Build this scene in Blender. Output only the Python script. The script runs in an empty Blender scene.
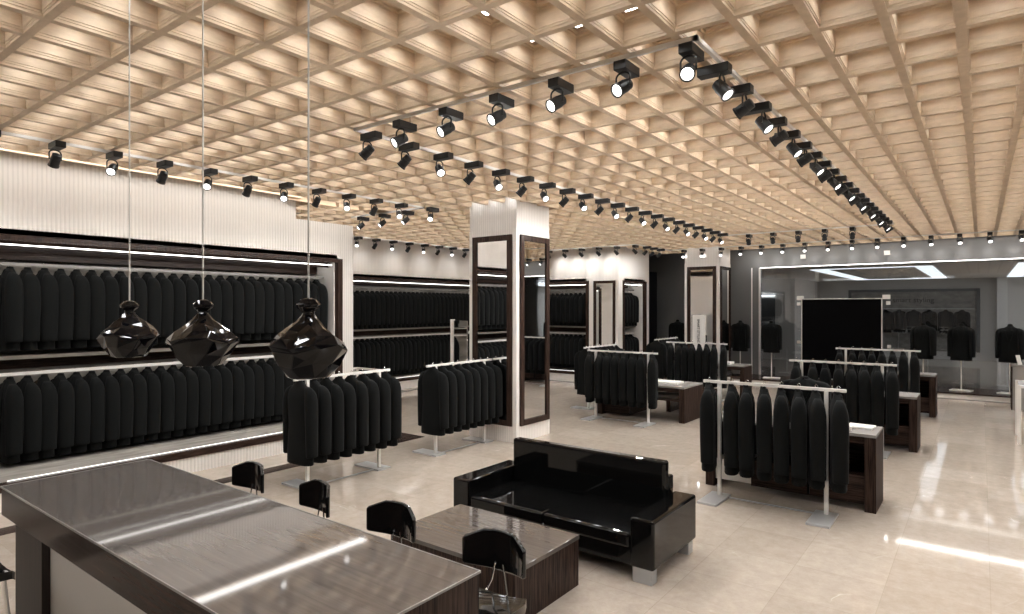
import bpy, math, random
from math import sin, cos, pi, radians
random.seed(7)
SC = bpy.context.scene
COL = SC.collection

# ------------------------------------------------------------------ helpers
class MB:
    """collects faces, builds one mesh object"""
    def __init__(s): s.v = []; s.f = []
    def add(s, vs, fs):
        o = len(s.v); s.v += [tuple(p) for p in vs]; s.f += [tuple(i + o for i in f) for f in fs]; return s
    def box(s, x0, x1, y0, y1, z0, z1):
        if x0 > x1: x0, x1 = x1, x0
        if y0 > y1: y0, y1 = y1, y0
        return s.add([(x0,y0,z0),(x1,y0,z0),(x1,y1,z0),(x0,y1,z0),(x0,y0,z1),(x1,y0,z1),(x1,y1,z1),(x0,y1,z1)],
                     [(3,2,1,0),(4,5,6,7),(0,1,5,4),(1,2,6,5),(2,3,7,6),(3,0,4,7)])
    def rings(s, rings, cap0=True, cap1=True):
        n = len(rings[0]); vs = [p for r in rings for p in r]; fs = []
        for i in range(len(rings) - 1):
            for j in range(n):
                k = (j + 1) % n
                fs.append((i*n+j, i*n+k, (i+1)*n+k, (i+1)*n+j))
        if cap0: fs.append(tuple(range(n-1, -1, -1)))
        if cap1: fs.append(tuple((len(rings)-1)*n + j for j in range(n)))
        return s.add(vs, fs)
    def lathe(s, prof, n=16, c=(0,0), cap0=True, cap1=True, twist=0):
        return s.rings([[(c[0]+r*cos(2*pi*j/n+twist), c[1]+r*sin(2*pi*j/n+twist), z) for j in range(n)] for r, z in prof], cap0, cap1)
    def tube(s, pts, r, n=8):
        import mathutils
        V = mathutils.Vector; P = [V(p) for p in pts]; R = []
        up0 = None
        for i, p in enumerate(P):
            d = (P[min(i+1, len(P)-1)] - P[max(i-1, 0)]).normalized()
            if up0 is None: up0 = V((0,0,1)) if abs(d.z) < .9 else V((1,0,0))
            a = d.cross(up0).normalized(); b = a.cross(d).normalized(); up0 = b
            rr = r[i] if isinstance(r, (list, tuple)) else r
            R.append([p + a*rr*cos(2*pi*j/n) + b*rr*sin(2*pi*j/n) for j in range(n)])
        return s.rings(R)
    def prism(s, poly, h0, h1, f):
        """poly (2d), extruded from h0 to h1; f maps (a,b,h)->xyz"""
        return s.rings([[f(a, b, h0) for a, b in poly], [f(a, b, h1) for a, b in poly]])
    def build(s, name, mat, parent=None, smooth=False, bevel=0, seg=2):
        me = bpy.data.meshes.new(name); me.from_pydata(s.v, [], s.f)
        import bmesh
        bm = bmesh.new(); bm.from_mesh(me); bmesh.ops.recalc_face_normals(bm, faces=bm.faces); bm.to_mesh(me); bm.free()
        me.materials.append(mat)
        if smooth:
            for p in me.polygons: p.use_smooth = True
            try: me.set_sharp_from_angle(angle=radians(smooth if smooth > 1 else 40))
            except Exception: pass
        o = bpy.data.objects.new(name, me); COL.objects.link(o)
        if bevel:
            m = o.modifiers.new('bevel', 'BEVEL'); m.width = bevel; m.segments = seg; m.limit_method = 'ANGLE'
        if parent: o.parent = parent
        return o
def B(*a): return MB().box(*a)
def tag(o, label, cat, group=None):
    o['label'] = label; o['category'] = cat
    if group: o['group'] = group
    return o
def thing(name, label, cat, loc=(0,0,0), rz=0, group=None):
    o = bpy.data.objects.new(name, None); COL.objects.link(o); o.empty_display_size = .1
    o.location = loc; o.rotation_euler = (0,0,rz)
    return tag(o, label, cat, group)
def struct(name, mb, mat, **k):
    o = mb.build(name, mat, **k); o['kind'] = 'structure'; return o
KIDS = {}
def copy_tree(o, parent=None):
    c = o.copy(); COL.objects.link(c)
    if parent: c.parent = parent
    for ch in list(o.children): copy_tree(ch, c)
    return c
ORD = ['first','second','third','fourth','fifth','sixth','seventh','eighth','ninth','tenth','eleventh','twelfth','thirteenth',
 'fourteenth','fifteenth','sixteenth','seventeenth','eighteenth','nineteenth','twentieth']
ORD += ['twenty-' + w for w in ORD[:9]] + ['thirtieth'] + ['thirty-' + w for w in ORD[:9]]

# ------------------------------------------------------------------ materials
def mat(name, col=(.5,.5,.5), rough=.5, metal=0, ior=1.45, coat=0, emit=None, es=0, spec=None):
    m = bpy.data.materials.new(name); m.use_nodes = True
    b = m.node_tree.nodes['Principled BSDF']
    b.inputs['Base Color'].default_value = (*col, 1); b.inputs['Roughness'].default_value = rough
    b.inputs['Metallic'].default_value = metal; b.inputs['IOR'].default_value = ior
    b.inputs['Coat Weight'].default_value = coat; b.inputs['Coat Roughness'].default_value = .03
    if spec is not None: b.inputs['Specular IOR Level'].default_value = spec
    if emit: b.inputs['Emission Color'].default_value = (*emit, 1); b.inputs['Emission Strength'].default_value = es
    return m
def N(m, t, **k):
    n = m.node_tree.nodes.new(t)
    for a, v in k.items():
        if a in n.inputs: n.inputs[a].default_value = v
        else: setattr(n, a, v)
    return n
def L(m, a, ao, b, bi): m.node_tree.links.new(a.outputs[ao], b.inputs[bi])
def bsdf(m): return m.node_tree.nodes['Principled BSDF']
def ramp(m, stops):
    r = N(m, 'ShaderNodeValToRGB'); e = r.color_ramp.elements
    e[0].position = stops[0][0]; e[0].color = (*stops[0][1], 1); e[1].position = stops[1][0]; e[1].color = (*stops[1][1], 1)
    for p, c in stops[2:]:
        x = e.new(p); x.color = (*c, 1)
    return r
def wood(name, c0, c1, scale, rough, axis_stretch=(1,1,12), coat=0, ior=1.45, band=True):
    m = mat(name, c1, rough, coat=coat, ior=ior)
    tc = N(m, 'ShaderNodeTexCoord'); mp = N(m, 'ShaderNodeMapping'); mp.inputs['Scale'].default_value = axis_stretch
    L(m, tc, 'Object', mp, 'Vector')
    no = N(m, 'ShaderNodeTexNoise', Scale=scale, Detail=6.0, Roughness=.62, Distortion=.3)
    L(m, mp, 'Vector', no, 'Vector')
    r = ramp(m, [(.34, c0), (.66, c1)]); L(m, no, 'Fac', r, 'Fac'); L(m, r, 'Color', bsdf(m), 'Base Color')
    return m
def ribbed(name, axis, col=(.82,.78,.74), pitch=.042):
    m = mat(name, col, .55)
    g = N(m, 'ShaderNodeNewGeometry'); sp = N(m, 'ShaderNodeSeparateXYZ'); L(m, g, 'Position', sp, 'Vector')
    mu = N(m, 'ShaderNodeMath', operation='MULTIPLY'); mu.inputs[1].default_value = 2*pi/pitch; L(m, sp, axis, mu, 0)
    si = N(m, 'ShaderNodeMath', operation='SINE'); L(m, mu, 0, si, 0)
    r = ramp(m, [(.0, tuple(c*.86 for c in col)), (.38, col)])
    ma = N(m, 'ShaderNodeMapRange'); ma.inputs['From Min'].default_value = -1; L(m, si, 0, ma, 'Value'); L(m, ma, 'Result', r, 'Fac')
    L(m, r, 'Color', bsdf(m), 'Base Color')
    bu = N(m, 'ShaderNodeBump', Strength=.5, Distance=.008); L(m, ma, 'Result', bu, 'Height'); L(m, bu, 'Normal', bsdf(m), 'Normal')
    return m
M = {}
M['ribY'] = ribbed('ribbed white panel facing the aisle', 'Y')
M['ribX'] = ribbed('ribbed white panel', 'X')
M['white'] = mat('white lacquer', (.82,.79,.75), .4)
M['ceil'] = wood('pale oak', (.57,.44,.31), (.69,.55,.395), 6, .55, (1.4,1.4,5))
M['darkwood'] = wood('macassar veneer', (.012,.008,.007), (.064,.039,.031), 9, .22, (9,9,.35), ior=1.38)
M['darkwoodH'] = wood('macassar veneer level', (.013,.008,.007), (.062,.038,.030), 9, .22, (.5,9,9), ior=1.38)
M['darkwoodY'] = wood('macassar veneer along', (.013,.008,.007), (.062,.038,.030), 9, .22, (9,.5,9), ior=1.38)
for k_ in ('darkwood','darkwoodH','darkwoodY'): bsdf(M[k_]).inputs['Specular IOR Level'].default_value = .16
M['tablewood'] = wood('striped table veneer', (.012,.008,.007), (.060,.039,.031), 9, .45, (9,9,.35)); bsdf(M['tablewood']).inputs['Specular IOR Level'].default_value = .02
M['matwood'] = wood('matt dark veneer', (.010,.006,.005), (.030,.018,.014), 9, .5, (9,9,.35))
M['desktop'] = wood('glossy grey brown veneer', (.092,.081,.075), (.118,.105,.097), 7, .045, (.35,8,8), ior=1.75)
M['blackgloss'] = mat('black gloss leather', (.004,.004,.004), .06, ior=1.4)
M['blackshell'] = mat('black gloss shell', (.006,.006,.006), .05, ior=1.5)
M['pendant'] = mat('black mirror glass', (.004,.004,.005), .03, ior=1.42)
M['spot'] = mat('black lamp housing', (.016,.017,.019), .42)
M['lens'] = mat('lit lens', (.9,.9,.9), .3, emit=(1,.98,.95), es=2.2)
M['whitemetal'] = mat('white powder coat', (.78,.76,.73), .35)
M['greymetal'] = mat('satin grey metal', (.46,.46,.46), .35, metal=.3)
M['chrome'] = mat('chrome', (.8,.8,.8), .12, metal=1)
M['rail'] = mat('track grey', (.70,.68,.65), .4)
M['cord'] = mat('pale cord', (.55,.53,.50), .5)
M['mirror'] = mat('mirror', (.88,.88,.88), .015, metal=1)
M['led'] = mat('led strip', (.9,.9,.9), .4, emit=(1,.97,.92), es=4)
M['ledslot'] = mat('slot led', (.9,.9,.9), .4, emit=(1,.98,.95), es=4)
M['ledsoft'] = mat('soft led', (.9,.9,.9), .4, emit=(1,.97,.92), es=1.3)
M['fillpanel'] = mat('fill panel', (.9,.9,.9), .4, emit=(1,.98,.96), es=2.5)  # glow of the added fill panels that stay out of view
M['ledrear'] = mat('rear slot led', (.9,.9,.9), .4, emit=(1,.98,.95), es=6.5)
M['panel'] = mat('light panel', (.9,.9,.9), .4, emit=(1,.98,.95), es=1.15)
M['coffer'] = mat('coffer lamp', (.9,.9,.9), .4, emit=(.97,.99,1), es=24)
M['greywall'] = mat('polished grey render', (.085,.087,.090), .22, ior=1.5)
M['niche'] = mat('grey stone panel', (.30,.28,.25), .7)
M['plainwall'] = mat('plain plaster', (.80,.77,.74), .7)
M['rearwall'] = mat('dim rear wall', (.20,.19,.18), .7)
M['screen'] = mat('black screen', (.002,.002,.0025), .3, spec=.08)
M['paper'] = mat('white paper', (.82,.80,.77), .6)
M['ink'] = mat('black ink', (.02,.02,.02), .6)
M['slab'] = mat('light grey slab', (.27,.255,.24), .25)
M['countergrey'] = mat('counter grey', (.30,.285,.27), .3)
M['nichedeep'] = mat('shop back wall', (.66,.63,.59), .6)
# jacket cloth
m = mat('black wool', (.0052,.0057,.0057), .9); bsdf(m).inputs['Specular IOR Level'].default_value = .12
bsdf(m).inputs['Sheen Weight'].default_value = .03; bsdf(m).inputs['Sheen Roughness'].default_value = .5
M['wool'] = m
# grey stone gets a mottle
m = M['niche']; no = N(m, 'ShaderNodeTexNoise', Scale=14.0, Detail=5.0); r = ramp(m, [(.3,(.20,.185,.165)),(.7,(.38,.355,.32))]); L(m,no,'Fac',r,'Fac'); L(m,r,'Color',bsdf(m),'Base Color')
m = M['greywall']; no = N(m, 'ShaderNodeTexNoise', Scale=1.1, Detail=5.0); r = ramp(m, [(.3,(.120,.120,.120)),(.7,(.158,.158,.157))]); L(m,no,'Fac',r,'Fac'); L(m,r,'Color',bsdf(m),'Base Color')
# floor: beige marble tiles
m = mat('beige marble tiles', (.6,.52,.45), .05, ior=1.5); M['floor'] = m
g = N(m, 'ShaderNodeNewGeometry')
mp = N(m, 'ShaderNodeMapping'); mp.inputs['Location'].default_value = (-.05, -.35, 0); L(m, g, 'Position', mp, 'Vector')
br = N(m, 'ShaderNodeTexBrick', Scale=1.0); br.offset = 0; br.inputs['Brick Width'].default_value = .6; br.inputs['Row Height'].default_value = .6
br.inputs['Mortar Size'].default_value = .0025; br.inputs['Color1'].default_value = (.43,.37,.315,1); br.inputs['Color2'].default_value = (.505,.44,.38,1); br.inputs['Mortar'].default_value = (.40,.345,.29,1)
L(m, mp, 'Vector', br, 'Vector')
no = N(m, 'ShaderNodeTexNoise', Scale=9.0, Detail=13.0, Roughness=.80, Distortion=.1); L(m, g, 'Position', no, 'Vector')
r = ramp(m, [(.28,(.80,.78,.75)),(.72,(1.13,1.125,1.12))]); L(m, no, 'Fac', r, 'Fac')
mx = N(m, 'ShaderNodeMix', data_type='RGBA', blend_type='MULTIPLY'); mx.inputs[0].default_value = 1
L(m, br, 'Color', mx, 6); L(m, r, 'Color', mx, 7)
wv = N(m, 'ShaderNodeTexNoise', Scale=.9, Detail=4.0, Distortion=1.6); L(m, g, 'Position', wv, 'Vector')
rv = ramp(m, [(.495,(0,0,0)),(.5,(1,1,1)),(.505,(0,0,0))]); L(m, wv, 'Fac', rv, 'Fac')
mk = N(m, 'ShaderNodeTexNoise', Scale=1.7); L(m, g, 'Position', mk, 'Vector'); rk = ramp(m, [(.56,(0,0,0)),(.66,(.55,.55,.55))]); L(m, mk, 'Fac', rk, 'Fac')
mm = N(m, 'ShaderNodeMix', data_type='RGBA', blend_type='MULTIPLY'); mm.inputs[0].default_value = 1; L(m, rv, 'Color', mm, 6); L(m, rk, 'Color', mm, 7)
m2 = N(m, 'ShaderNodeMix', data_type='RGBA'); L(m, mm, 2, m2, 0); L(m, mx, 2, m2, 6); m2.inputs[7].default_value = (.74,.68,.60,1)
L(m, m2, 2, bsdf(m), 'Base Color')
# storefront glass
m = bpy.data.materials.new('smoked glass'); m.use_nodes = True; nt = m.node_tree; nt.nodes.remove(bsdf(m)); M['glass'] = m
tr = N(m, 'ShaderNodeBsdfTransparent'); tr.inputs['Color'].default_value = (.74,.79,.84,1)
gl = N(m, 'ShaderNodeBsdfGlossy'); gl.inputs['Color'].default_value = (.9,.9,.9,1); gl.inputs['Roughness'].default_value = .02
fr = N(m, 'ShaderNodeFresnel', IOR=1.75); ms = N(m, 'ShaderNodeMixShader'); L(m, fr, 'Fac', ms, 'Fac'); L(m, tr, 'BSDF', ms, 1); L(m, gl, 'BSDF', ms, 2)
L(m, ms, 'Shader', nt.nodes['Material Output'], 'Surface')

# ------------------------------------------------------------------ camera
cam = bpy.data.cameras.new('camera'); co = bpy.data.objects.new('camera', cam); COL.objects.link(co)
cam.sensor_width = 36; cam.lens = 618.6/1024*36; cam.clip_end = 200
co.location = (0, 0, 2.0); co.rotation_euler = (pi/2, 0, math.atan2(469.5, 618.6)); SC.camera = co

ZC = 3.552      # underside of the coffered beams

# ------------------------------------------------------------------ floor, ceiling, walls
struct('floor', B(-13, 6, -4, 31, -.1, 0), M['floor'])
def coffers():
    mb = MB(); px, py = .3279, .4446
    wx, wy = .024, .0225
    k0, k1 = -9, 33
    xs = [-.090 - px*k for k in range(k0, k1+1)]      # beam centres, right to left
    ys = [2.476 + py*k for k in range(-5, 35)]
    prof = [(0,0),(0,.016),(.004,.017),(.004,.030),(.008,.031),(.008,.135),(.020,.140),(.020,.152),(.036,.157),(.036,.195)]
    for i in range(len(xs)-1):
        for j in range(len(ys)-1):
            if (-7.75 < xs[i] < -7.5 and ys[j+1] < 6.6) or (xs[i] < -7.75 and ys[j+1] < 5.5) or ys[j] > 17.1: continue
            a, b = xs[i+1], xs[i]; c, d = ys[j], ys[j+1]
            R = [[(a,c,ZC),(b,c,ZC),(b,d,ZC),(a,d,ZC)]]
            for s, h in prof:
                R.append([(a+wx+s,c+wy+s,ZC+h),(b-wx-s,c+wy+s,ZC+h),(b-wx-s,d-wy-s,ZC+h),(a+wx+s,d-wy-s,ZC+h)])
            mb.rings(R, cap0=False, cap1=True)
    return mb, xs, ys
mb, CXS, CYS = coffers()
me = bpy.data.meshes.new('ceiling'); me.from_pydata(mb.v, [], mb.f); me.materials.append(M['ceil'])
ce = bpy.data.objects.new('ceiling', me); COL.objects.link(ce); ce['kind'] = 'structure'
struct('ceiling_slab', B(-13, 6, -4, 18, 3.86, 3.95), M['plainwall'])
struct('ceiling_flat', B(-13, 6, -4, .2, 3.5, 3.85), M['plainwall'])
# coffer lamps: a small wooden box hangs in the middle of each coffer with a lit plate in its underside
def lamp_box(mb, x, y): return mb.box(x-.040, x+.040, y-.040, y+.040, ZC+.121, ZC+.196)
def lamp_plate(mb, x, y): return mb.box(x-.037, x+.037, y-.037, y+.037, ZC+.119, ZC+.122)
hb, pb = MB(), MB(); seen_xy = []
for i in range(len(CXS)-1):
    for j in range(len(CYS)-1):
        x = (CXS[i]+CXS[i+1])/2; y = (CYS[j]+CYS[j+1])/2
        if CYS[j+1] > 14.1 and x < -7.3 or x < -11 or y > 17.1 or (-7.98 < x < -7.5 and CYS[j+1] < 7) or (x < -7.98 and CYS[j+1] < 5.95) or (-6.39 < x < -5.37 and (7.2 < y < 8.18 or 16.04 < y < 17.06)): continue
        k, q = i-9, j-5
        if k in (4,5,6) and q in (0,1): seen_xy.append((k,q,x,y)); continue
        lamp_box(hb, x, y); lamp_plate(pb, x, y)
nb = len(hb.f)
o = hb.add(pb.v, pb.f).build('coffer_lights', M['ceil']); o.data.materials.append(M['coffer'])
for i, p in enumerate(o.data.polygons): p.material_index = 1 if i >= nb else 0
tag(o, 'small square lamps recessed in the other wooden ceiling coffers', 'ceiling lights'); o['kind'] = 'stuff'
for k, q, x, y in seen_xy:
    t = thing('coffer_lamp', '%s white coffer lamp from the right, %s row back from the camera' % (ORD[k-4], ('nearest','next')[q]), 'ceiling light', (x,y,ZC), 0, 'coffer lamps above the front track')
    MB().box(-.040,.040,-.040,.040,.121,.196).build('housing', M['ceil'], parent=t); MB().box(-.037,.037,-.037,.037,.119,.122).build('light_plate', M['coffer'], parent=t)

# ---- niche wall maker. frame: o (x,y) start, u along the wall, n into the wall
class Frame:
    def __init__(s, o, u, n): s.o, s.u, s.n = o, u, n
    def p(s, a, b): return (s.o[0]+s.u[0]*a+s.n[0]*b, s.o[1]+s.u[1]*a+s.n[1]*b)
    def box(s, mb, a0, a1, b0, b1, z0, z1):
        p, q = s.p(a0, b0), s.p(a1, b1); mb.box(p[0], q[0], p[1], q[1], z0, z1); return mb
def rail_and_leds(F, a0, a1, where, led2=True):
    for z, nm in ((2.465,'upper'),(1.265,'lower')):
        t = F.box(MB(), a0, a1, .31, .335, z-.015, z+.02).build('hanging_rail', M['whitemetal'] if nm == 'lower' else M['slab'])
        tag(t, '%s clothes rail inside the %s' % (nm, where), 'clothes rail')
def niche(F, a0, a1, ztop, side, where, rib, zfr=.10, plinth=.5, x_end=None, left_frame=True):
    # a0..a1 outer edges of the dark frame, depth .68
    D = .68; f = .09
    dw = M['darkwoodY'] if F.u[1] else M['darkwoodH']
    mb = MB()
    F.box(mb, a0, a1, -.02, .06, ztop-.06, ztop)
    F.box(mb, a1-f, a1, -.02, .06, .28, ztop-.06)
    if left_frame: F.box(mb, a0, a0+f, -.02, .06, .28, ztop-.06)
    struct('trim_1', mb, M['darkwood'])
    struct('wall_%s_niche' % side, F.box(MB(), a0, a1, D, D+.08, .2, ztop), M['niche'])
    mb = MB(); F.box(mb, a1-f-.02, a1-f, .06, D, .28, ztop-.06); F.box(mb, a0+f-.02, a0+f, .06, D, .28, ztop-.06)
    struct('wall_%s_reveal' % side, mb, M['plainwall'])
    mb = MB(); F.box(mb, a0+f, a1-f, .0, D, ztop-.05, ztop+.06)                              # dark soffit with a drop at the back
    F.box(mb, a0+f, a1-f, .50, D, 2.53, ztop-.05); F.box(mb, a0+f, a1-f, D-.05, D, 1.30, 1.43)
    F.box(mb, a0+f, a1-f, .20, .26, ztop-.13, ztop-.05)
    struct('trim_2', mb, dw)
    struct('wall_%s_shelf' % side, F.box(MB(), a0+f, a1-f, .26, D, 1.43, 1.47), M['niche'])
    for b, z in ((.07, ztop-.105), (.30, ztop-.115)):
        t = F.box(MB(), a0+f+.03, a1-f-.05, b, b+.02, z, z+.012).build('led_strip', M['led'])
        tag(t, '%s white led strip under the soffit of the %s' % ('front' if b < .2 else 'rear', where), 'led strip')
    t = F.box(MB(), a0+f, a1-f, -plinth+.05, -plinth+.062, .279, .285).build('led_strip', M['ledsoft'])
    tag(t, 'thin led strip along the ledge front of the %s' % where, 'led strip')
    rail_and_leds(F, a0+f, a1-f, where)
def jackets_row(F, n, a0, pitch, zrod, where, rot, grp, frm='left'):
    for i in range(n):
        p = F.p(a0 + pitch*i, .3225)
        place_jacket((p[0], p[1], zrod), rot + random.uniform(-.05,.05), '%s black jacket from the %s on the %s' % (ORD[i], frm, where), grp)

# ---- jackets
def ell(cx, cy, a, b, z, n=16, e=.75):
    r = []
    for j in range(n):
        t = 2*pi*j/n; c, s = cos(t), sin(t)
        r.append((cx + a*math.copysign(abs(c)**e, c), cy + b*math.copysign(abs(s)**e, s), z))
    return r
def jacket_mb(hang=True, fat=1.0):
    mb = MB()
    body = [(-.035,.042,.024,.010),(-.052,.056,.034,.008),(-.074,.085,.043,.006),(-.098,.126,.050,.002),(-.126,.168,.060,0),(-.165,.194,.070,0),(-.23,.200,.078,0),
            (-.38,.190,.074,0),(-.52,.184,.070,0),(-.66,.192,.074,0),(-.80,.200,.079,0),(-.925,.204,.082,0),(-.935,.200,.078,0)]
    mb.rings([ell(0, off, a, b*fat, z) for z, a, b, off in body])
    # sleeves hang a little forward of the body
    for s in (-1, 1):
        sl = [(-.094,.120,.028,.026,0),(-.110,.146,.044,.040,0),(-.138,.170,.055,.056,0),(-.178,.187,.058,.070,0),(-.24,.196,.058,.081,0),(-.34,.200,.056,.084,0),(-.48,.203,.054,.082,0),
              (-.62,.205,.050,.080,-.001),(-.80,.207,.047,.076,-.003),(-.835,.207,.046,.075,-.003),(-.842,.207,.040,.068,-.003)]
        mb.rings([ell(s*x, y, a, b*fat, z, 12, .9) for z, x, a, b, y in sl])
    # lapels, collar roll and front edge as raised strips on the front (-y)
    def fy(z, x):  # front surface depth
        for (z0,a0,b0,o0),(z1,a1,b1,o1) in zip(body, body[1:]):
            if z1 <= z <= z0:
                t = (z0-z)/(z0-z1); a = a0+(a1-a0)*t; b = (b0+(b1-b0)*t)*fat; o = o0+(o1-o0)*t
                q = max(0, 1-(abs(x)/a)**(2/.75)); return o - b*q**(.75/2)
        return -.07
    def strip(pts, w, h=.007):
        for (x0,z0),(x1,z1) in zip(pts, pts[1:]):
            vs = []
            for x, z in ((x0-w/2,z0),(x0+w/2,z0),(x1+w/2,z1),(x1-w/2,z1)): vs.append((x, fy(z,x)-h, z))
            for x, z in ((x0-w/2,z0),(x0+w/2,z0),(x1+w/2,z1),(x1-w/2,z1)): vs.append((x, fy(z,x)+.004, z))
            mb.add(vs, [(0,1,2,3),(4,7,6,5),(0,4,5,1),(1,5,6,2),(2,6,7,3),(3,7,4,0)])
    for s in (-1, 1):
        strip([(s*.052,-.066),(s*.066,-.16),(s*.058,-.25),(s*.030,-.36),(s*.012,-.44)], .045)
        strip([(s*.03,-.052),(s*.052,-.075)], .05, .010)
        strip([(s*.09,-.62),(s*.135,-.625)], .04, .006)
    strip([(.008,-.44),(.006,-.60),(.006,-.76),(.02,-.90)], .016, .004)
    strip([(.10,-.24),(.13,-.245)], .02, .005)
    # collar band behind the neck
    ring = lambda z, r: [(r*1.05*cos(t), .010 + r*.62*sin(t), z) for t in [pi*2*j/14 for j in range(14)]]
    mb.rings([ring(-.075,.062), ring(-.040,.050), ring(-.026,.043), ring(-.030,.034)], True, True)
    return mb
JM = None
def make_jacket():
    o = jacket_mb().build('jacket', M['wool'], smooth=50)
    mb = MB(); mb.tube([(0,0,-.045),(0,0,-.005),(0,.012,.012),(0,0,.026),(0,-.016,.016),(0,-.018,.002)], .0032, 6)
    hk = mb.build('hanger_hook', M['chrome'], parent=o); hk['label'] = 'chrome hanger hook'
    return o
PROTO = make_jacket(); USED = [False]
def place_jacket(loc, rz, label, group):
    o = PROTO if not USED[0] else copy_tree(PROTO); USED[0] = True
    o.location = loc; o.rotation_euler = (0, 0, rz); return tag(o, label, 'jacket', group)

# ---- near left wall (x = -8.1), alcove y 1.84 .. 6.2
FA = Frame((-8.1, 0), (0,1), (-1,0))
ZN = 2.76
struct('wall_left_fascia', B(-8.8,-8.1, -1,6.42, ZN,3.31), M['ribY'])
struct('wall_left_upper', B(-8.8,-8.1, -1,5.37, 3.31,3.86), M['ribY'])
struct('trim_slot', B(-7.985,-7.935, -1,5.37, 3.595,3.86), M['ceil'])
struct('trim_slot_rear', B(-6.3,6, 17.53,17.58, 3.598,3.86), M['ceil'])
struct('wall_left_pillar', B(-8.8,-8.1, 6.2,6.42, 0,ZN), M['ribY'])
struct('wall_left_near', B(-8.8,-8.1, -1,1.76, 0,ZN), M['ribY'])
struct('wall_left_plinth', B(-8.78,-7.6, -1,6.2, 0,.19), M['ribY'])
struct('trim_3', B(-8.78,-7.58, -1,6.2, .19,.275), M['darkwoodY'])
struct('wall_left_ledge', B(-8.78,-7.66, -1,6.2, .275,.279), M['niche'])
niche(FA, 1.76, 6.2, ZN, 'left', 'near left wall alcove', M['ribY'])
jackets_row(FA, 26, 2.05, .1555, 2.465, 'near left alcove upper rail', 0, 'jackets in the near left wall alcove')
jackets_row(FA, 26, 2.05, .1555, 1.265, 'near left alcove lower rail', 0, 'jackets in the near left wall alcove')
# dark border let into the floor
mb = B(-7.05,-6.83, -1,6.78, -.02,.003); mb.box(-8.1,-7.05, 6.43,6.78, -.02,.003)
struct('trim_4', mb, M['darkwoodY'])

# ---- far left wall (x = -11.4) and far back wall (y = 14.4)
FB = Frame((-11.4, 0), (0,1), (-1,0)); ZF = 2.70
struct('wall_left_return', B(-11.4,-8.8, 6.30,6.42, 0,3.31), M['ribX'])
struct('wall_back_fascia_left', B(-12.2,-11.4, 6.42,14.4, ZF,3.86), M['ribY'])
struct('wall_back_plinth_left', B(-12.1,-11.2, 6.42,14.4, 0,.20), M['ribY'])
struct('trim_5', B(-12.1,-11.18, 6.42,14.4, .20,.275), M['darkwoodY'])
struct('wall_left_far_ledge', B(-12.1,-11.24, 6.42,14.4, .275,.279), M['niche'])
struct('wall_left_far', B(-12.2,-11.4, 6.42,8.2, .28,ZF), M['ribY'])
niche(FB, 8.2, 13.9, ZF, 'left_far', 'far left wall alcove', M['ribY'], plinth=.2)
jackets_row(FB, 31, 8.95, .15, 2.465-.05, 'far left alcove upper rail', 0, 'jackets in the far left wall alcove')
jackets_row(FB, 31, 8.95, .15, 1.265, 'far left alcove lower rail', 0, 'jackets in the far left wall alcove')
struct('wall_left_corner', B(-12.2,-11.4, 13.9,14.4, .28,ZF), M['ribY'])
struct('trim_6', B(-10.98,-10.84, 6.42,14.1, -.02,.003), M['darkwoodY'])
FC = Frame((-11.4, 14.4), (1,0), (0,1))
struct('wall_back_fascia', B(-12.2,-7.47, 14.4,15.2, ZF,3.86), M['ribX'])
struct('wall_back_plinth', B(-11.4,-8.35, 14.2,15.1, 0,.20), M['ribX'])
struct('trim_7', B(-11.4,-8.35, 14.18,15.1, .20,.275), M['darkwoodH'])
niche(FC, 0.1, 3.05, ZF, 'back', 'far back wall alcove', M['ribX'], plinth=.2)
jackets_row(FC, 9, 1.55, .15, 2.415, 'far back alcove upper rail', pi/2, 'jackets in the far back wall alcove')
jackets_row(FC, 9, 1.55, .15, 1.265, 'far back alcove lower rail', pi/2, 'jackets in the far back wall alcove')
struct('trim_8', B(-10.98,-8.3, 13.98,14.1, -.02,.003), M['darkwoodH'])
mb = B(-8.35,-7.47, 14.4,14.62, 0,ZF); struct('wall_back_corner', mb, M['ribX'])
struct('wall_back_corner_end', B(-8.35,-7.47, 16.04,16.23, 0,ZF), M['ribY'])
struct('wall_back_corner_plinth', B(-8.35,-7.47, 14.62,16.04, 0,.275), M['ribY'])
struct('wall_back_corner_upper', B(-8.35,-7.47, 15.2,16.23, ZF,3.86), M['ribX'])

def frame_mirror(F, a0, a1, z0, z1, label, fw=.07):
    """wall mirror in a dark wooden frame on plane n=0"""
    p = F.p((a0+a1)/2, 0); t = thing('framed_mirror', label, 'mirror', (p[0], p[1], 0))
    G = Frame((F.o[0]-p[0], F.o[1]-p[1]), F.u, F.n)
    mb = MB(); G.box(mb, a0, a0+fw, -.035, 0, z0, z1); G.box(mb, a1-fw, a1, -.035, 0, z0, z1); G.box(mb, a0+fw, a1-fw, -.035, 0, z1-fw, z1); G.box(mb, a0+fw, a1-fw, -.035, 0, z0, z0+fw)
    mb.build('frame', M['darkwood'], parent=t, bevel=.004)
    G.box(MB(), a0+fw, a1-fw, -.015, 0, z0+fw, z1-fw).build('mirror_glass', M['mirror'], parent=t)
    return t
frame_mirror(FC, 3.20, 3.84, .28, 2.69, 'narrow dark framed mirror on the far back wall facing the front')
FD = Frame((-7.47, 14.4), (0,1), (-1,0))
niche(FD, .22, 1.64, ZF, 'back_corner', 'far corner block alcove', M['ribY'], plinth=-.05)
jackets_row(FD, 6, .46, .17, 2.415, 'far corner block upper rail', 0, 'jackets in the far corner block alcove', 'front')
jackets_row(FD, 6, .46, .17, 1.265, 'far corner block lower rail', 0, 'jackets in the far corner block alcove', 'front')
t = B(-7.75,-7.47, 16.25,16.77, 0,3.0).build('dark_glass_panel', M['screen']); tag(t, 'tall black glass panel standing at the end of the far corner block', 'panel')

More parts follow.
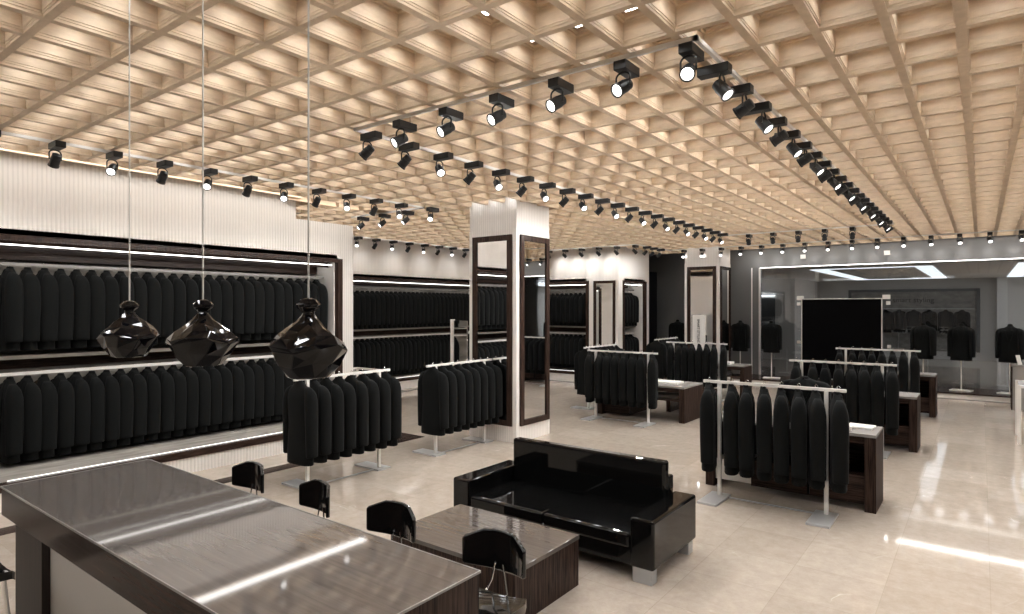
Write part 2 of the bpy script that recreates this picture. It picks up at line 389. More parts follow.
# ---- columns
def column(x0, x1, y0, y1, where, nm):
    s = .055
    mb = B(x0, x1-.02, y0, y1, 0, 3.9); struct('wall_%s' % nm, mb, M['ribX']); struct('wall_%s_side' % nm, B(x1-.02, x1, y0, y1, 0, 3.9), M['ribY'])
    mb = MB()
    for x in (x0, x1-s):
        for y in (y0, y1-s): mb.box(x-.006 if x == x0 else x, x+s if x == x0 else x+s+.006, y-.006 if y == y0 else y, y+s if y == y0 else y+s+.006, .01, 3.16)
    struct('trim_corner_%s' % nm, mb, M['white'])
    F1 = Frame((x0, y0), (1,0), (0,1)); w = x1-x0
    frame_mirror(F1, .075, w-.07, .24, 3.07, 'tall dark framed mirror on the front of the %s' % where, .085)
    F2 = Frame((x1, y0), (0,1), (-1,0)); w = y1-y0
    frame_mirror(F2, .075, w-.03, .24, 3.07, 'tall dark framed mirror on the right side of the %s' % where, .085)
column(-6.33, -5.43, 7.26, 8.12, 'near white column', 'column_near')
column(-6.37, -5.45, 16.1, 17.0, 'far white column', 'column_far')

# ---- back wall y = 17.8 : grey render, storefront glass from x=-4.9 to the right
struct('wall_back_grey', B(-13,-4.9, 17.8,18.0, 0,3.9), M['greywall'])
struct('wall_back_header', B(-4.9,6, 17.8,18.0, 3.08,3.9), M['greywall'])
struct('window_1', B(-4.9,6, 17.86,17.872, .12,3.08), M['glass'])
mb = MB()
mb.box(-5.12,-5.09, 17.79,17.80, .12,3.09)
mb.box(-4.915,-4.885, 17.78,17.90, .12,3.08)
struct('trim_9', mb, M['rail'])
t = B(-4.88,5.9, 17.785,17.80, 3.075,3.088).build('led_strip', M['led']); tag(t, 'long white led line along the header above the storefront glass', 'led strip')
struct('trim_platform', B(-5.3,6, 16.6,17.8, .10,.13), M['darkwoodH'])
struct('floor_platform', B(-5.28,6, 16.62,17.8, 0,.10), M['white'])
struct('trim_10', B(-5.3,6, 16.42,16.56, -.02,.003), M['darkwoodH'])
# black display panel and the patch fittings of the glass
t = thing('large_display', 'large plain black display panel in front of the storefront glass', 'display panel', (-2.875,17.7,.13))
B(-.905,.905,-.02,.02,.02,2.07).build('screen', M['screen'], parent=t); 
mb = B(-.925,-.905,-.025,.025,.0,2.09); mb.box(.905,.925,-.025,.025,.0,2.09); mb.box(-.925,.925,-.025,.025,2.07,2.09); mb.box(-.925,.925,-.025,.025,0,.02)
mb.build('frame', M['rail'], parent=t)
for x, z, w, h, lb in ((-3.86,2.24,.17,.11,'white glass clamp above the left corner of the black panel'),(-1.88,2.25,.17,.11,'white glass clamp above the right corner of the black panel'),
                 (-3.90,2.08,.09,.09,'small square glass fitting below the left clamp'),(-1.84,2.10,.09,.09,'small square glass fitting below the right clamp'),
                 (-3.78,3.34,.13,.11,'white square plate on the header above the left clamp'),(-1.86,3.34,.13,.11,'white square plate on the header above the right clamp'),(-3.90,1.06,.08,.08,'small square glass fitting left of the panel middle'),(-1.82,1.02,.08,.09,'small square glass fitting right of the panel middle')):
    ya = 17.82 if z < 3 else 17.77
    t = B(x-w/2,x+w/2,ya,ya+.038,z-h/2,z+h/2).build('glass_clamp', M['whitemetal'], bevel=.006); tag(t, lb, 'glass fitting')

# ---- the shop across the glass
struct('wall_beyond_ceiling', B(-12,8, 18.0,31, 3.085,3.2), M['plainwall'])
struct('wall_beyond', B(-12,8, 29.0,29.2, 0,3.085), M['nichedeep'])
struct('wall_beyond_left', B(-12.2,-12, 18,31, 0,3.085), M['nichedeep'])
struct('wall_beyond_right', B(8,8.2, 18,31, 0,3.085), M['nichedeep'])
def ring_light(x0, x1, y0, y1, w, label):
    t = thing('ring_light', label, 'ceiling light', ((x0+x1)/2, (y0+y1)/2, 3.07)); hx, hy = (x1-x0)/2, (y1-y0)/2
    for s in (-1, 1):
        xa, xb = sorted((s*hx, s*(hx-w))); B(xa,xb,-hy,hy,-.005,.012).build('light_panel', M['panel'], parent=t)
        ya, yb = sorted((s*hy, s*(hy-.07))); B(-hx+w,hx-w,ya,yb,-.005,.012).build('light_panel', M['panel'], parent=t)
ring_light(-3.96,-1.02, 19.5,27.9, .40, 'large rectangular ceiling light ring beyond the glass above the panel')
ring_light(.72,3.7, 19.5,28.2, .40, 'ceiling light ring beyond the glass at the right edge')
# back wall niche across the way with a sign and hung jackets
mb = MB(); mb.box(-4.4,-.04, 28.9,29.0, 2.60,2.70); mb.box(-.14,-.04,28.9,29.0,.3,2.6); mb.box(-4.4,-4.30,28.9,29.0,.3,2.6)
struct('trim_11', mb, M['greywall'])
struct('wall_beyond_panel', B(-4.30,-.14, 28.96,28.999, .3,2.6), M['niche'])
struct('wall_beyond_pillar', B(.45,.75, 28.6,29.0, 0,3.085), M['plainwall'])
FE = Frame((0, 28.6), (1,0), (0,1))
t = B(-3.6,-.2,28.62,28.65,1.92,1.94).build('hanging_rail', M['whitemetal']); tag(t, 'pale clothes rail on the wall across the glass', 'clothes rail')
for i, x in enumerate((-3.05,-2.58,-2.10,-1.60,-1.08,-.58)):
    place_jacket((x, 28.63, 1.925), random.choice((-.1,.12)), '%s dim jacket from the left facing front beyond the glass' % ORD[i], 'jackets across the glass')
t = thing('shop_sign', 'dark lettered shop sign on the wall beyond the glass', 'sign', (-2.15, 28.95, 2.27))
def text(s, size, mtl, parent, loc, rot):
    c = bpy.data.curves.new('lettering', 'FONT'); c.body = s; c.size = size; c.extrude = .004; c.align_x = 'CENTER'; c.align_y = 'CENTER'
    o = bpy.data.objects.new('lettering', c); COL.objects.link(o)
    dg = bpy.context.evaluated_depsgraph_get(); dg.update()
    me = bpy.data.meshes.new_from_object(o.evaluated_get(dg)); COL.objects.unlink(o); bpy.data.objects.remove(o)
    q = bpy.data.objects.new('lettering', me); COL.objects.link(q); me.materials.clear(); me.materials.append(mtl)
    q.parent = parent; q.location = loc; q.rotation_euler = rot; return q
text('smart styling', .27, M['ink'], t, (0, 0, 0), (pi/2, 0, 0))
# left part across the glass: white bays with dark recesses
struct('wall_beyond_bay', B(-11.9,-5.6, 25.0,29.0, 0,3.084), M['nichedeep'])
for i, (x0, x1) in enumerate(((-8.9,-7.9),(-7.7,-6.3))):
    struct('wall_beyond_recess', B(x0,x1, 24.95,25.0, .3,2.35), M['greywall'])
t = B(-8.9,-6.3, 24.9,24.93, 2.42,2.45).build('led_strip', M['led']); tag(t, 'white led line over the dark bays beyond the glass', 'led strip')

# ---- remaining shell behind and right of the camera
struct('wall_right', B(6,6.2, -4,18, 0,3.95), M['rearwall'])
struct('wall_rear', B(-13,6, -4.2,-4, 0,3.95), M['rearwall'])
struct('wall_left_end', B(-13.2,-13, -4,31, 0,3.95), M['plainwall'])

# ------------------------------------------------------------------ track lighting
def rail(x0, y0, x1, y1, label):
    w = .012
    t = B(min(x0,x1)-w, max(x0,x1)+w, min(y0,y1)-w, max(y0,y1)+w, ZC-.028, ZC-.002).build('lighting_track', M['rail']); return tag(t, label, 'lighting track', None)
def make_spot():
    r = thing('track_spotlight', 'x', 'spotlight')
    # local: box long axis = x, lamp below, root at the track underside
    mb = B(-.05,.15,-.042,.042,-.058,-.0); mb.build('mount_box', M['spot'], parent=r, bevel=.004)
    mb = MB(); a = .047
    arc = [(0,-a,-.155)] + [(0,-a*cos(t),-.095+.032*sin(t)) for t in [pi*k/8 for k in range(9)]] + [(0,a,-.155)]
    mb.tube(arc, .0065, 6); mb.build('yoke', M['spot'], parent=r, smooth=40)
    h = MB().lathe([(.024,-.062),(.036,-.056),(.038,-.02),(.041,-.018),(.041,.05),(.046,.052),(.046,.066),(.038,.066),(.036,.058)], 20)
    h = h.build('lamp_head', M['spot'], parent=r, smooth=40); h.location = (0,0,-.155)
    l = MB().lathe([(.0365,.056),(.0365,.0605),(.030,.0625)], 20).build('lens', M['lens'], parent=h, smooth=40); l['label'] = 'glowing white lens'
    return r
SPOT = make_spot(); SU = [False]
def spot(x, y, ax, aim, label, group, light=0, cone=50):
    """ax: direction angle of the box's long axis; aim: (azimuth, tilt from straight down) in world"""
    r = SPOT if not SU[0] else copy_tree(SPOT); SU[0] = True
    r.location = (x, y, ZC-.026); r.rotation_euler = (0,0,ax); tag(r, label, 'spotlight', group)
    az, ti = aim
    d = (sin(ti)*cos(az), sin(ti)*sin(az), -cos(ti))
    import mathutils
    V = mathutils.Vector(d); q = V.to_track_quat('Z', 'Y'); qr = mathutils.Euler((0,0,-ax)).to_quaternion()
    h = [c for c in r.children if c.name.startswith('lamp_head')][0]
    h.rotation_mode = 'QUATERNION'; h.rotation_quaternion = qr @ q
    if light:
        ld = bpy.data.lights.new('spot_beam', 'SPOT'); ld.energy = light; ld.spot_size = radians(cone); ld.spot_blend = 1.0; ld.shadow_soft_size = .035; ld.color = (1,.98,.95)
        lo = bpy.data.objects.new('spot_beam', ld); COL.objects.link(lo)
        p = mathutils.Vector((x, y, ZC-.026-.155)) + V*.075; lo.location = p; lo.rotation_mode = 'QUATERNION'; lo.rotation_quaternion = V.to_track_quat('-Z', 'Y')
    return r
W = radians
# A: along the near left wall
rail(-6.88, -1, -6.88, 6.79, 'thin ceiling track along the near left wall')
for i in range(11):
    y = 1.545 + .475*i
    aim = (W(185), W(38)) if i % 2 == 1 or i == 0 else (W(-35), W(52))
    spot(-6.88, y, 0, aim, '%s black spotlight from the left on the near left track' % ORD[i], 'spotlights on the near left track', 26 if aim[0] > 2 else 0, 90)
# E: short cross track to the left of A
rail(-8.6, 6.79, -6.88, 6.79, 'short cross track at the end of the near left track')
for i, x in enumerate((-8.36,-7.82,-7.27,-6.72)):
    spot(x, 6.79, W(90) if i < 3 else W(90), (W(-110), W(50)) if i < 3 else (W(-52), W(55)), '%s black spotlight from the left on the short cross track' % ORD[i], 'spotlights on the short cross track')
# B, C, D, I: the rectangular loop
rail(-4.32, 3.45, -1.30, 3.45, 'front edge of the rectangular ceiling track')
rail(-1.30, 3.45, -1.30, 13.36, 'right edge of the rectangular ceiling track')
rail(-4.32, 3.45, -4.32, 13.36, 'left edge of the rectangular ceiling track')
rail(-4.32, 13.36, -1.30, 13.36, 'rear edge of the rectangular ceiling track')
for i, x in enumerate((-3.80,-3.28,-2.78,-2.27,-1.78,-1.36)):
    spot(x, 3.49, W(90), (W(-108) if i < 5 else W(-75), W(58)), '%s black spotlight from the left on the front track edge' % ORD[i], 'spotlights on the front track edge', 40, 120)
spot(-4.32, 3.58, 0, (W(205), W(48)), 'black spotlight at the front left corner of the track loop', 'spotlights on the left track edge')
for i in range(20):
    spot(-1.30, 3.90+.4645*i, pi, (W(178), W(62)) if i % 2 else (W(-12), W(40)), '%s black spotlight back along the right track edge' % ORD[i], 'spotlights on the right track edge', 45, 120)
for i in range(20):
    spot(-4.32, 4.03+.4645*i, 0, (W(-30), W(50)) if i % 2 else (W(200), W(45)), '%s black spotlight back along the left track edge' % ORD[i], 'spotlights on the left track edge', 45 if i < 11 else 0, 120)
for i in range(5):
    spot(-3.90+.483*i, 13.36, W(90), (W(100), W(55)), '%s black spotlight from the left on the rear track edge' % ORD[i], 'spotlights on the rear track edge', 0)
# F, G, H: along the far walls
rail(-10.85, 7.5, -10.85, 13.95, 'thin ceiling track along the far left wall')
rail(-10.85, 13.95, -6.75, 13.95, 'thin ceiling track along the far back wall')
rail(-6.75, 13.95, -6.75, 15.95, 'short ceiling track beside the far corner block')
rail(-6.75, 15.95, 3, 15.95, 'thin ceiling track in front of the grey back wall')
for i in range(10):
    spot(-10.85, 8.70+.505*i, 0, (W(-40), W(50)) if i % 2 == 0 else (W(180), W(45)), '%s black spotlight from the left on the far left track' % ORD[i], 'spotlights on the far left track', 5 if i % 2 else 0, 130)
for i in range(6):
    spot(-9.35+.51*i, 13.95, W(90), (W(60), W(50)), '%s black spotlight from the left on the far back track' % ORD[i], 'spotlights on the far back track', 9, 120)
for i in range(3):
    spot(-6.75, 14.45+.42*i, 0, (W(190), W(45)), '%s black spotlight back along the short corner track' % ORD[i], 'spotlights on the short corner track', 9, 120)
for i in range(15):
    spot(-6.35+.499*i, 15.95, W(90), (W(-80), W(48)), '%s black spotlight from the left along the grey wall track' % ORD[i], 'spotlights on the grey wall track', 0)
    ld = bpy.data.lights.new('wall_wash', 'SPOT'); ld.energy = 5; ld.spot_size = W(75); ld.spot_blend = 1.0; ld.shadow_soft_size = .10; ld.color = (1,.97,.93)
    lo = bpy.data.objects.new('wall_wash', ld); COL.objects.link(lo); lo.location = (-6.35+.499*i, 16.08, 3.36); lo.rotation_euler = (W(86),0,0)
# light slots between the coffers and the walls
t = B(-7.925,-7.785, -1,6.45, 3.612,3.625).build('slot_light', M['ledslot']); tag(t, 'white light slot in the ceiling edge over near left wall', 'slot light')
t = B(-5.4,4, 17.34,17.53, 3.606,3.62).build('slot_light', M['ledrear']); tag(t, 'white light slot in the ceiling edge before grey wall', 'slot light')

# ------------------------------------------------------------------ pendants
def make_pendant():
    r = thing('pendant_lamp', 'x', 'pendant lamp')
    n = 10; prof = [(.090,0),(.100,.004),(.146,.066),(.186,.138),(.182,.158),(.142,.196),(.094,.232),(.056,.268),(.030,.300),(.028,.312),(.054,.334),(.057,.350),(.034,.374),(.012,.380)]
    prof = [(a*.793, b*.793) for a, b in prof]; mb = MB(); R = []
    for i, (rad, z) in enumerate(prof):
        R.append([(rad*(1+.05*sin(j*2.3+i*.6))*cos(2*pi*j/n+(i % 2)*.16), rad*(1+.05*sin(j*2.3+i*.6))*sin(2*pi*j/n+(i % 2)*.16), z + (.010*sin(j*1.9) if 2 <= i <= 6 else 0)) for j in range(n)])
    mb.rings(R, cap0=False, cap1=True)
    mb.rings([[(x*.96, y*.96, z+.003) for x, y, z in R[0]], [(x*.5, y*.5, .08) for x, y, z in R[0]]], cap0=False, cap1=True)
    mb.build('shade', M['pendant'], parent=r, bevel=.0025, seg=1)
    MB().tube([(0,0,.29),(0,0,1.975)], .0038, 8).build('cord', M['cord'], parent=r)
    MB().lathe([(.02,1.965),(.02,1.98)], 16).build('ceiling_cap', M['cord'], parent=r)
    return r
PZ = 1.733
p0 = make_pendant()
for i, (x, lb) in enumerate(((-3.634,'faceted black pendant lamp at the left of the three over the desk'),(-2.838,'middle faceted black pendant lamp of the three over the desk'),(-2.03,'faceted black pendant lamp at the right end, largest in view over the desk'))):
    o = p0 if i == 0 else copy_tree(p0)
    o.location = (x, 1.40, PZ); o.rotation_euler = (0,0,.4+.5*i); tag(o, lb, 'pendant lamp', 'faceted pendants over the desk')

# ------------------------------------------------------------------ desk
t = thing('reception_desk', 'long glossy grey brown counter desk with dark apron in the foreground', 'desk', (-3.06,1.47,0))
H = .957
B(-1.48,1.48,-.40,.40,H-.008,H).build('desktop', M['desktop'], parent=t)
mb = B(-1.484,1.484,-.404,-.40,H-.008,H+.002); mb.box(-1.484,1.484,.40,.404,H-.008,H+.002); mb.box(1.48,1.484,-.40,.40,H-.008,H+.002); mb.box(-1.484,-1.48,-.40,.40,H-.008,H+.002)
mb.build('edge_strip', M['slab'], parent=t)
B(-1.48,1.42,-.399,-.36,H-.165,H-.008).build('apron', M['darkwoodH'], parent=t)
B(1.42,1.478,-.398,.398,0,H-.008).build('end_panel', M['darkwood'], parent=t)
B(-1.455,-1.0,-.34,.36,0,H-.008).build('pedestal', M['matwood'], parent=t)
B(-1.0,1.42,-.30,-.275,0,H-.008).build('modesty_panel', M['nichedeep'], parent=t)
B(-1.0,1.42,.34,.375,0,H-.008).build('front_panel', M['darkwoodH'], parent=t)

# ------------------------------------------------------------------ chairs
def make_chair():
    r = thing('chair', 'x', 'chair')       # counter chair, faces -y, origin on the floor under the seat centre
    mb = MB(); R = []
    for k, (yy, zz) in enumerate(((-.19,.677),(-.175,.692),(-.08,.697),(.02,.693),(.10,.693),(.14,.698))):
        xs_ = (.185,.16,.08,0,-.08,-.16,-.185); q = .9 if k in (0,5) else 1
        R.append([(-x*q, yy, zz+.015*(abs(x)/.185)**3) for x in xs_] + [(x*q, yy, zz-.025) for x in xs_])
    mb.rings(R); mb.build('seat', M['blackshell'], parent=r, smooth=50)
    # wrap-round backrest with cut upper corners
    mb = MB(); R = []
    for x, y, zt, zb in ((-.170,.118,.925,.812),(-.163,.126,.934,.803),(-.085,.172,.966,.790),(-.03,.184,.970,.787),(.03,.184,.970,.787),(.085,.172,.966,.790),(.163,.126,.934,.803),(.170,.118,.925,.812)):
        nx, ny = x*.5/.17, 1
        q = math.hypot(nx, ny); nx, ny = nx/q*.010, ny/q*.010
        R.append([(x-nx,y-ny,zb),(x+nx,y+ny,zb),(x+nx,y+ny,zt),(x-nx,y-ny,zt)])
    mb.rings(R); mb.build('backrest', M['blackshell'], parent=r, bevel=.007, seg=3, smooth=60)
    for s in (-1,1):
        MB().tube([(s*.042,.12,.690),(s*.055,.156,.698),(s*.038,.168,.74),(s*.022,.172,.82)], .0048, 8).build('back_rod', M['chrome'], parent=r, smooth=40)
        MB().tube([(s*.14,-.15,.68),(s*.19,-.20,.01)], .010, 8).build('leg', M['chrome'], parent=r, smooth=40)
        MB().tube([(s*.14,.11,.68),(s*.19,.18,.01)], .010, 8).build('leg', M['chrome'], parent=r, smooth=40)
    MB().tube([(-.175,-.185,.22),(.175,-.185,.22),(.175,.16,.22),(-.175,.16,.22),(-.175,-.185,.22)], .008, 8).build('foot_rest', M['chrome'], parent=r, smooth=40)
    return r
c0 = make_chair()
for i, (x, y, rz, lb) in enumerate(((-3.83,2.06,.04,'black gloss chair at the far left of the desk below the wall alcove'),(-3.13,2.06,-.14,'black gloss chair turned sideways, second from the left behind desk'),
        (-2.445,2.06,.06,'black gloss chair behind the desk next to the coffee table corner'),(-1.755,2.06,.08,'black gloss chair nearest the camera at the right end of the desk'),(-3.97,.76,pi,'black gloss chair on the near side of the desk, at frame edge'))):
    o = c0 if i == 0 else copy_tree(c0)
    o.location = (x,y,0); o.rotation_euler = (0,0,rz); tag(o, lb, 'chair', 'chairs around the desk')

# ------------------------------------------------------------------ sofa and coffee table
t = thing('sofa', 'black gloss leather two seat sofa on square metal feet', 'sofa', (-2.83,4.53,0))
B(-.96,.96,-.39,.42,.105,.25).build('base', M['blackgloss'], parent=t, bevel=.012, seg=3)
for s in (-1,1):
    xa, xb = sorted((s*.97, s*.78))
    B(xa,xb,-.41,.42,.105,.466).build('arm', M['blackgloss'], parent=t, bevel=.02, seg=3)
    xa, xb = sorted((s*.004, s*.775))
    B(xa,xb,-.40,.27,.225,.335).build('seat_cushion', M['blackgloss'], parent=t, bevel=.025, seg=4)
    for y in (-.37,.33):
        xa, xb = sorted((s*.95, s*.80)); B(xa,xb,y-.03,y+.06,0,.108).build('foot', M['greymetal'], parent=t, bevel=.003)
B(-.775,.775,.23,.33,.33,.735).build('back_cushion', M['blackgloss'], parent=t, bevel=.022, seg=4)
B(-.775,.775,.33,.42,.20,.60).build('backrest', M['blackgloss'], parent=t, bevel=.015, seg=3)
t = thing('coffee_table', 'low block coffee table in striped wood before the sofa', 'coffee table', (-2.88,3.455,0))
B(-.575,.575,-.385,.385,.330,.362).build('tabletop', M['desktop'], parent=t, bevel=.003)
mb = B(-.57,.57,-.38,-.345,0,.33); mb.box(-.57,.57,.345,.38,0,.33); mb.box(-.57,-.535,-.345,.345,0,.33); mb.box(.535,.57,-.345,.345,0,.33)
mb.build('body', M['darkwood'], parent=t)

# ------------------------------------------------------------------ garment racks
def make_rack(L_=1.36):
    r = thing('garment_rack', 'x', 'garment rack')        # bar along x
    h = L_/2
    B(-h,h,-.016,.016,1.195,1.225).build('bar', M['whitemetal'], parent=r, bevel=.003)
    for s in (-1,1):
        B(s*.51-.018,s*.51+.018,-.018,.018,.02,1.195).build('post', M['whitemetal'], parent=r, bevel=.003)
        B(s*.51-.11,s*.51+.09,-.36,.09,0,.022).build('base_plate', M['greymetal'], parent=r, bevel=.003)
    B(-.51,.51,-.01,.01,.005,.016).build('floor_bar', M['greymetal'], parent=r)
    return r
rk = make_rack(); RU = [False]
def rack(x, y, rz, where, pos, jrot=pi/2, frm='left', thin=.88):
    o = rk if not RU[0] else copy_tree(rk); RU[0] = True
    o.location = (x,y,0); o.rotation_euler = (0,0,rz); tag(o, 'white garment rack %s' % where[0], 'garment rack', 'white garment racks on the shop floor')
    for i, a in enumerate(pos):
        j = place_jacket((x+a*cos(rz), y+a*sin(rz), 1.228), rz+jrot+random.uniform(-.03,.03), '%s black jacket from the %s on the %s' % (ORD[i], frm, where[1]), 'jackets on the %s' % where[1])
        j.scale = (1, thin, 1)
R1X = (-2.31,-2.07,-1.92,-1.75,-1.585,-1.425,-1.27,-1.08)
R2X = (-2.17,-1.95,-1.785,-1.615,-1.46,-1.30,-1.145,-.97)
R3X = (-2.15,-1.94,-1.78,-1.62,-1.46,-1.29,-1.125,-.96)
R4X = (-5.67,-5.47,-5.31,-5.155,-4.99,-4.825,-4.66,-4.45)
R7X = (-5.54,-5.365,-5.215,-5.055,-4.895,-4.735,-4.575,-4.37)
def even(n, first, pitch): return [first + pitch*i for i in range(n)]
def xs_at(x, xs): return [a - x for a in xs]
rack(-1.69, 6.52, 0, ('nearest the camera at right, in front of striped wood table','right front rack'), xs_at(-1.69, R1X), pi/2+.25)
rack(-1.59, 9.79, 0, ('second back in the right hand row','second rack of the right row'), xs_at(-1.59, R2X), pi/2+.17)
rack(-1.54, 13.17, 0, ('third back in the right row before the black panel','rear rack of the right row'), xs_at(-1.54, R3X), pi/2+.12)
rack(-5.04, 9.82, 0, ('in the middle of the floor right of near column','middle floor rack'), xs_at(-5.04, R4X), pi/2+.35)
rack(-6.12, 11.05, -pi/2, ('lengthwise behind the middle floor rack','lengthwise rack behind the middle one'), even(8,.60,-.172), 1.5*pi, 'front')
rack(-6.25, 14.60, -pi/2, ('lengthwise in front of the far column','lengthwise rack by far column'), even(8,.60,-.172), 1.5*pi, 'front')
rack(-4.97, 13.20, 0, ('crosswise in front of the far white column','crosswise rack by far column'), xs_at(-4.97, R7X), pi/2+.28)
rack(-5.93, 4.585, -pi/2, ('lengthwise between the desk and the near left alcove','left front rack'), even(8,.60,-.172), 1.5*pi, 'front')
rack(-5.88, 6.55, -pi/2, ('lengthwise just before the near white column','left rack by near column'), even(8,.56,-.165), 1.5*pi, 'front')

# ------------------------------------------------------------------ display tables
def table(x0, x1, y0, y1, h, label, white=True, drawer=True):
    cx, cy = (x0+x1)/2, (y0+y1)/2; t = thing('display_table', label, 'display table', (cx,cy,0)); a, b = (x1-x0)/2, (y1-y0)/2
    B(-a+.003,a-.003,-b,b,h-.03,h).build('tabletop', M['slab'], parent=t, bevel=.002)
    for s in (-1,1):
        xa, xb = sorted((s*a, s*(a-.10))); B(xa,xb,-b,b,0,h-.03).build('side_panel', M['tablewood'], parent=t, bevel=.002)
    B(-a+.1,a-.1,-b+.02,b,h-.10,h-.03).build('top_rail', M['darkwoodH'], parent=t)
    if drawer:
        d = B(-.35,a-.1,-b+.04,b,.06,.34).build('drawer', M['darkwoodH'], parent=t, bevel=.003)
        mb = B(a-.62,a-.60,-b+.03,-b+.04,.08,.32); mb.box(.10,.42,-b+.032,-b+.04,.285,.295); mb.build('drawer_groove', M['screen'], parent=d)
        B(.15,.30,-b+.05,b-.02,.34,h-.10).build('divider', M['darkwood'], parent=t)
        B(-a+.1,-.35,-b+.04,b,.08,.30).build('drawer', M['white'], parent=t, bevel=.003)['label'] = 'white drawer front'
        B(-a+.1,a-.1,b-.03,b-.01,.3,h-.1).build('back_panel', M['darkwoodH'], parent=t)
    else:
        B(-a+.1,a-.1,-b+.03,b-.02,h-.26,h-.235).build('shelf', M['darkwoodH'], parent=t)
        B(-a+.1,-a+.62,-b+.1,b-.05,.02,.24).build('drawer', M['darkwoodH'], parent=t)
    return t
table(-2.48,-.81, 6.88,7.42, .76, 'striped dark wood display table behind the right front rack')
table(-2.36,-.70, 10.12,10.66, .76, 'dark wood display table behind second rack of the right row')
table(-2.30,-.66, 13.55,14.09, .76, 'dark wood display table farthest back in the right row')
table(-5.75,-4.05, 10.22,11.1, .62, 'open dark wood table behind the middle floor rack', drawer=False)
table(-5.75,-4.10, 13.75,14.3, .72, 'open dark wood table behind the rack by far column', drawer=False)
t = thing('side_bench', 'low dark wood bench behind the open middle floor table', 'bench', (-4.3,11.5,0)); B(-.5,.35,-.3,.3,.40,.44).build('bench_top', M['darkwoodH'], parent=t, bevel=.003); 
for s in (-.5,.27): B(s,s+.08,-.3,.3,0,.40).build('side_panel', M['darkwood'], parent=t)

# goods on the tables
def stack(x, y, z, w, d, h, rz, label):
    t = B(-w/2,w/2,-d/2,d/2,0,h).build('brochure', M['paper'], bevel=.002); t.location = (x,y,z+.001); t.rotation_euler = (0,0,rz); return tag(t, label, 'brochure')
stack(-1.20,7.10,.76,.30,.24,.035,.12,'thick white brochure at the front on the right front table')
stack(-.99,7.24,.76,.24,.20,.022,-.08,'thin white brochure at the right end of right front table')
stack(-1.35,10.35,.76,.34,.26,.03,.05,'white brochure on the table behind the second rack')
stack(-4.55,10.65,.62,.5,.35,.035,.05,'white brochure on top of the open middle floor table')
stack(-4.50,10.60,.386,.5,.34,.05,.0,'white brochure on the shelf of the open middle floor table')
stack(-4.65,14.0,.72,.42,.3,.05,.0,'white brochure on the table by the far column')
stack(-4.70,14.0,.486,.4,.3,.06,.0,'white brochure on the shelf of table by far column')

# ------------------------------------------------------------------ tailor busts
def make_bust():
    r = thing('tailor_bust', 'x', 'mannequin')      # stands on origin, faces -y
    j = jacket_mb(fat=1.45).build('jacket', M['wool'], parent=r, smooth=50); j.location = (0,0,1.50); j.scale = (1.0,1.0,.88)
    MB().lathe([(.050,1.44),(.048,1.475),(.043,1.495),(.026,1.506),(.010,1.508)], 16).build('neck_cap', M['wool'], parent=r, smooth=50)
    MB().lathe([(.014,.02),(.014,.75)], 12).build('pole', M['whitemetal'], parent=r, smooth=40)
    B(-.20,.20,-.13,.13,0,.022).build('base_plate', M['whitemetal'], parent=r, bevel=.004)
    return r
b0 = make_bust()
for i, (x, y, lb) in enumerate(((-7.0,17.15,'black jacketed bust half hidden left of the far column'),(-5.21,17.1,'black jacketed bust just right of the far column'),(-4.39,17.05,'black jacketed bust on a white stand left of black panel'),
        (-1.07,17.1,'black jacketed bust just right of the black panel'),(-.36,17.05,'black jacketed bust on white stand, middle of the right three'),(.49,17.05,'black jacketed bust at the right beside the grey counter'))):
    o = b0 if i == 0 else copy_tree(b0)
    o.location = (x, y, .13 if i else 0.13); o.rotation_euler = (0,0,(.1,-.05,.12,-.35,-.2,-.35)[i]); tag(o, lb, 'mannequin', 'jacketed busts along the back wall')
struct('floor_platform_left', B(-8.0,-6.4, 16.8,17.8, 0,.13), M['darkwoodH'])

# ------------------------------------------------------------------ counter, framed table, sign stand, standing mirror
hb_ = thing('table_bust', 'black jacketed half bust standing on the right front table behind its rack', 'mannequin', (-1.51,7.16,.761))
j = jacket_mb(fat=1.4).build('jacket', M['wool'], parent=hb_, smooth=50); j.location = (0,0,.505); j.scale = (1,1,.535)
MB().lathe([(.05,.44),(.048,.48),(.04,.495),(.02,.50)], 16).build('neck_cap', M['wool'], parent=hb_, smooth=50)
t = thing('cash_counter', 'grey counter with dark left edge at the right frame edge', 'counter', (1.06,15.75,0))
B(-.58,.62,-.28,.28,.0,.84).build('body', M['countergrey'], parent=t, bevel=.003); B(-.60,.64,-.30,.30,.84,.87).build('countertop', M['slab'], parent=t, bevel=.003)
B(-.60,-.58,-.29,.29,0,.84).build('edge_panel', M['darkwood'], parent=t)
for i, (x, lb) in enumerate(((.60,'left white leaning card on the grey counter'),(.77,'right white leaning card on the grey counter'))):
    t = B(-.05,.05,-.006,.006,0,.19).build('card', M['paper'], bevel=.002); t.location = (x,15.62,.872); t.rotation_euler = (-.25,0,.9); tag(t, lb, 'card', 'white cards on the counter')
t = thing('framed_side_table', 'white metal framed table at the right frame edge', 'table', (.44,11.65,0))
for y in (0,.8):
    B(-.02,.02,y-.02,y+.02,0,.82).build('leg', M['whitemetal'], parent=t); B(1.18,1.22,y-.02,y+.02,0,.82).build('leg', M['whitemetal'], parent=t)
    B(-.02,1.22,y-.02,y+.02,.82,.86).build('top_rail', M['whitemetal'], parent=t)
B(.0,1.2,.02,.78,.845,.855).build('glass_top', M['slab'], parent=t)
t = thing('white_framed_table', 'small white framed table near the far left alcove', 'table', (-10.0,8.1,0))
for x in (-.4,.4):
    for y in (-.25,.25): B(x-.02,x+.02,y-.02,y+.02,0,.70).build('leg', M['whitemetal'], parent=t)
mb = B(-.42,.42,-.27,-.23,.70,.74); mb.box(-.42,.42,.23,.27,.70,.74); mb.box(-.42,-.38,-.23,.23,.70,.74); mb.box(.38,.42,-.23,.23,.70,.74); mb.build('top_frame', M['whitemetal'], parent=t)
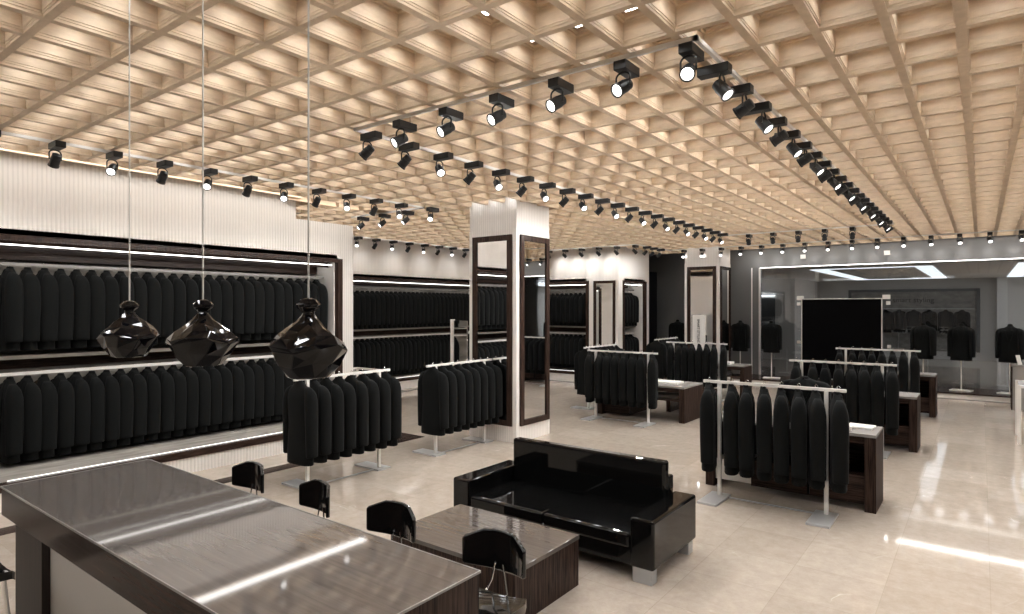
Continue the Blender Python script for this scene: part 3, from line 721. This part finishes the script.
t = thing('standing_mirror', 'standing mirror with a thick white edge left of near column', 'mirror', (-8.75,9.6,0), -.305)
B(-.20,-.10,-.03,.03,0,1.74).build('frame_post', M['white'], parent=t, bevel=.004)
B(-.10,.45,-.012,.012,.05,1.72).build('mirror_glass', M['mirror'], parent=t); B(-.20,.45,-.2,.2,0,.02).build('base_plate', M['greymetal'], parent=t)
t = thing('sign_board', 'tall white sign board with vertical lettering before far column', 'sign', (-5.78,15.55,0))
B(-.17,.17,-.012,.012,.02,1.80).build('board', M['paper'], parent=t, bevel=.003); B(-.2,.2,-.15,.15,0,.02).build('base_plate', M['greymetal'], parent=t)
text('SMART STYLING', .085, M['ink'], t, (-.01,-.016,1.38), (pi/2, pi/2, 0))

# ------------------------------------------------------------------ added fill light: unseen glowing panels behind, to the right and beyond the glass
for i, (x, y) in enumerate(((-6,-2),(-2,-2),(2,-2),(3.6,4),(3.6,9),(3.6,14),(5.6,20.5),(5.6,24),(5.6,27.3))):
    t = thing('added_fill_panel', '%s white fill panel added out of view under the ceiling' % ORD[i], 'ceiling light', (x,y,3.48 if y < 0 else 3.53 if y < 18 else 3.06)); 
    w_, d_ = (.9,.6) if y < 18 else (1.3,1.5)
    B(-w_,w_,-d_,d_,0,.02).build('fill_surface', M['fillpanel'], parent=t)

# ------------------------------------------------------------------ world, colour management
w = bpy.data.worlds.new('world'); SC.world = w; w.use_nodes = True
w.node_tree.nodes['Background'].inputs['Color'].default_value = (.05,.05,.05,1); w.node_tree.nodes['Background'].inputs['Strength'].default_value = .3
vs = SC.view_settings; vs.view_transform = 'Standard'; vs.look = 'None'; vs.gamma = 1; vs.use_curve_mapping = False; vs.exposure = .6
SC.cycles.max_bounces = 10; SC.cycles.diffuse_bounces = 5; SC.cycles.glossy_bounces = 5; SC.cycles.transparent_max_bounces = 8; SC.cycles.transmission_bounces = 4
SC.cycles.use_denoising = True; SC.cycles.sample_clamp_indirect = 6; SC.cycles.use_light_tree = True; SC.cycles.caustics_reflective = False; SC.cycles.caustics_refractive = False
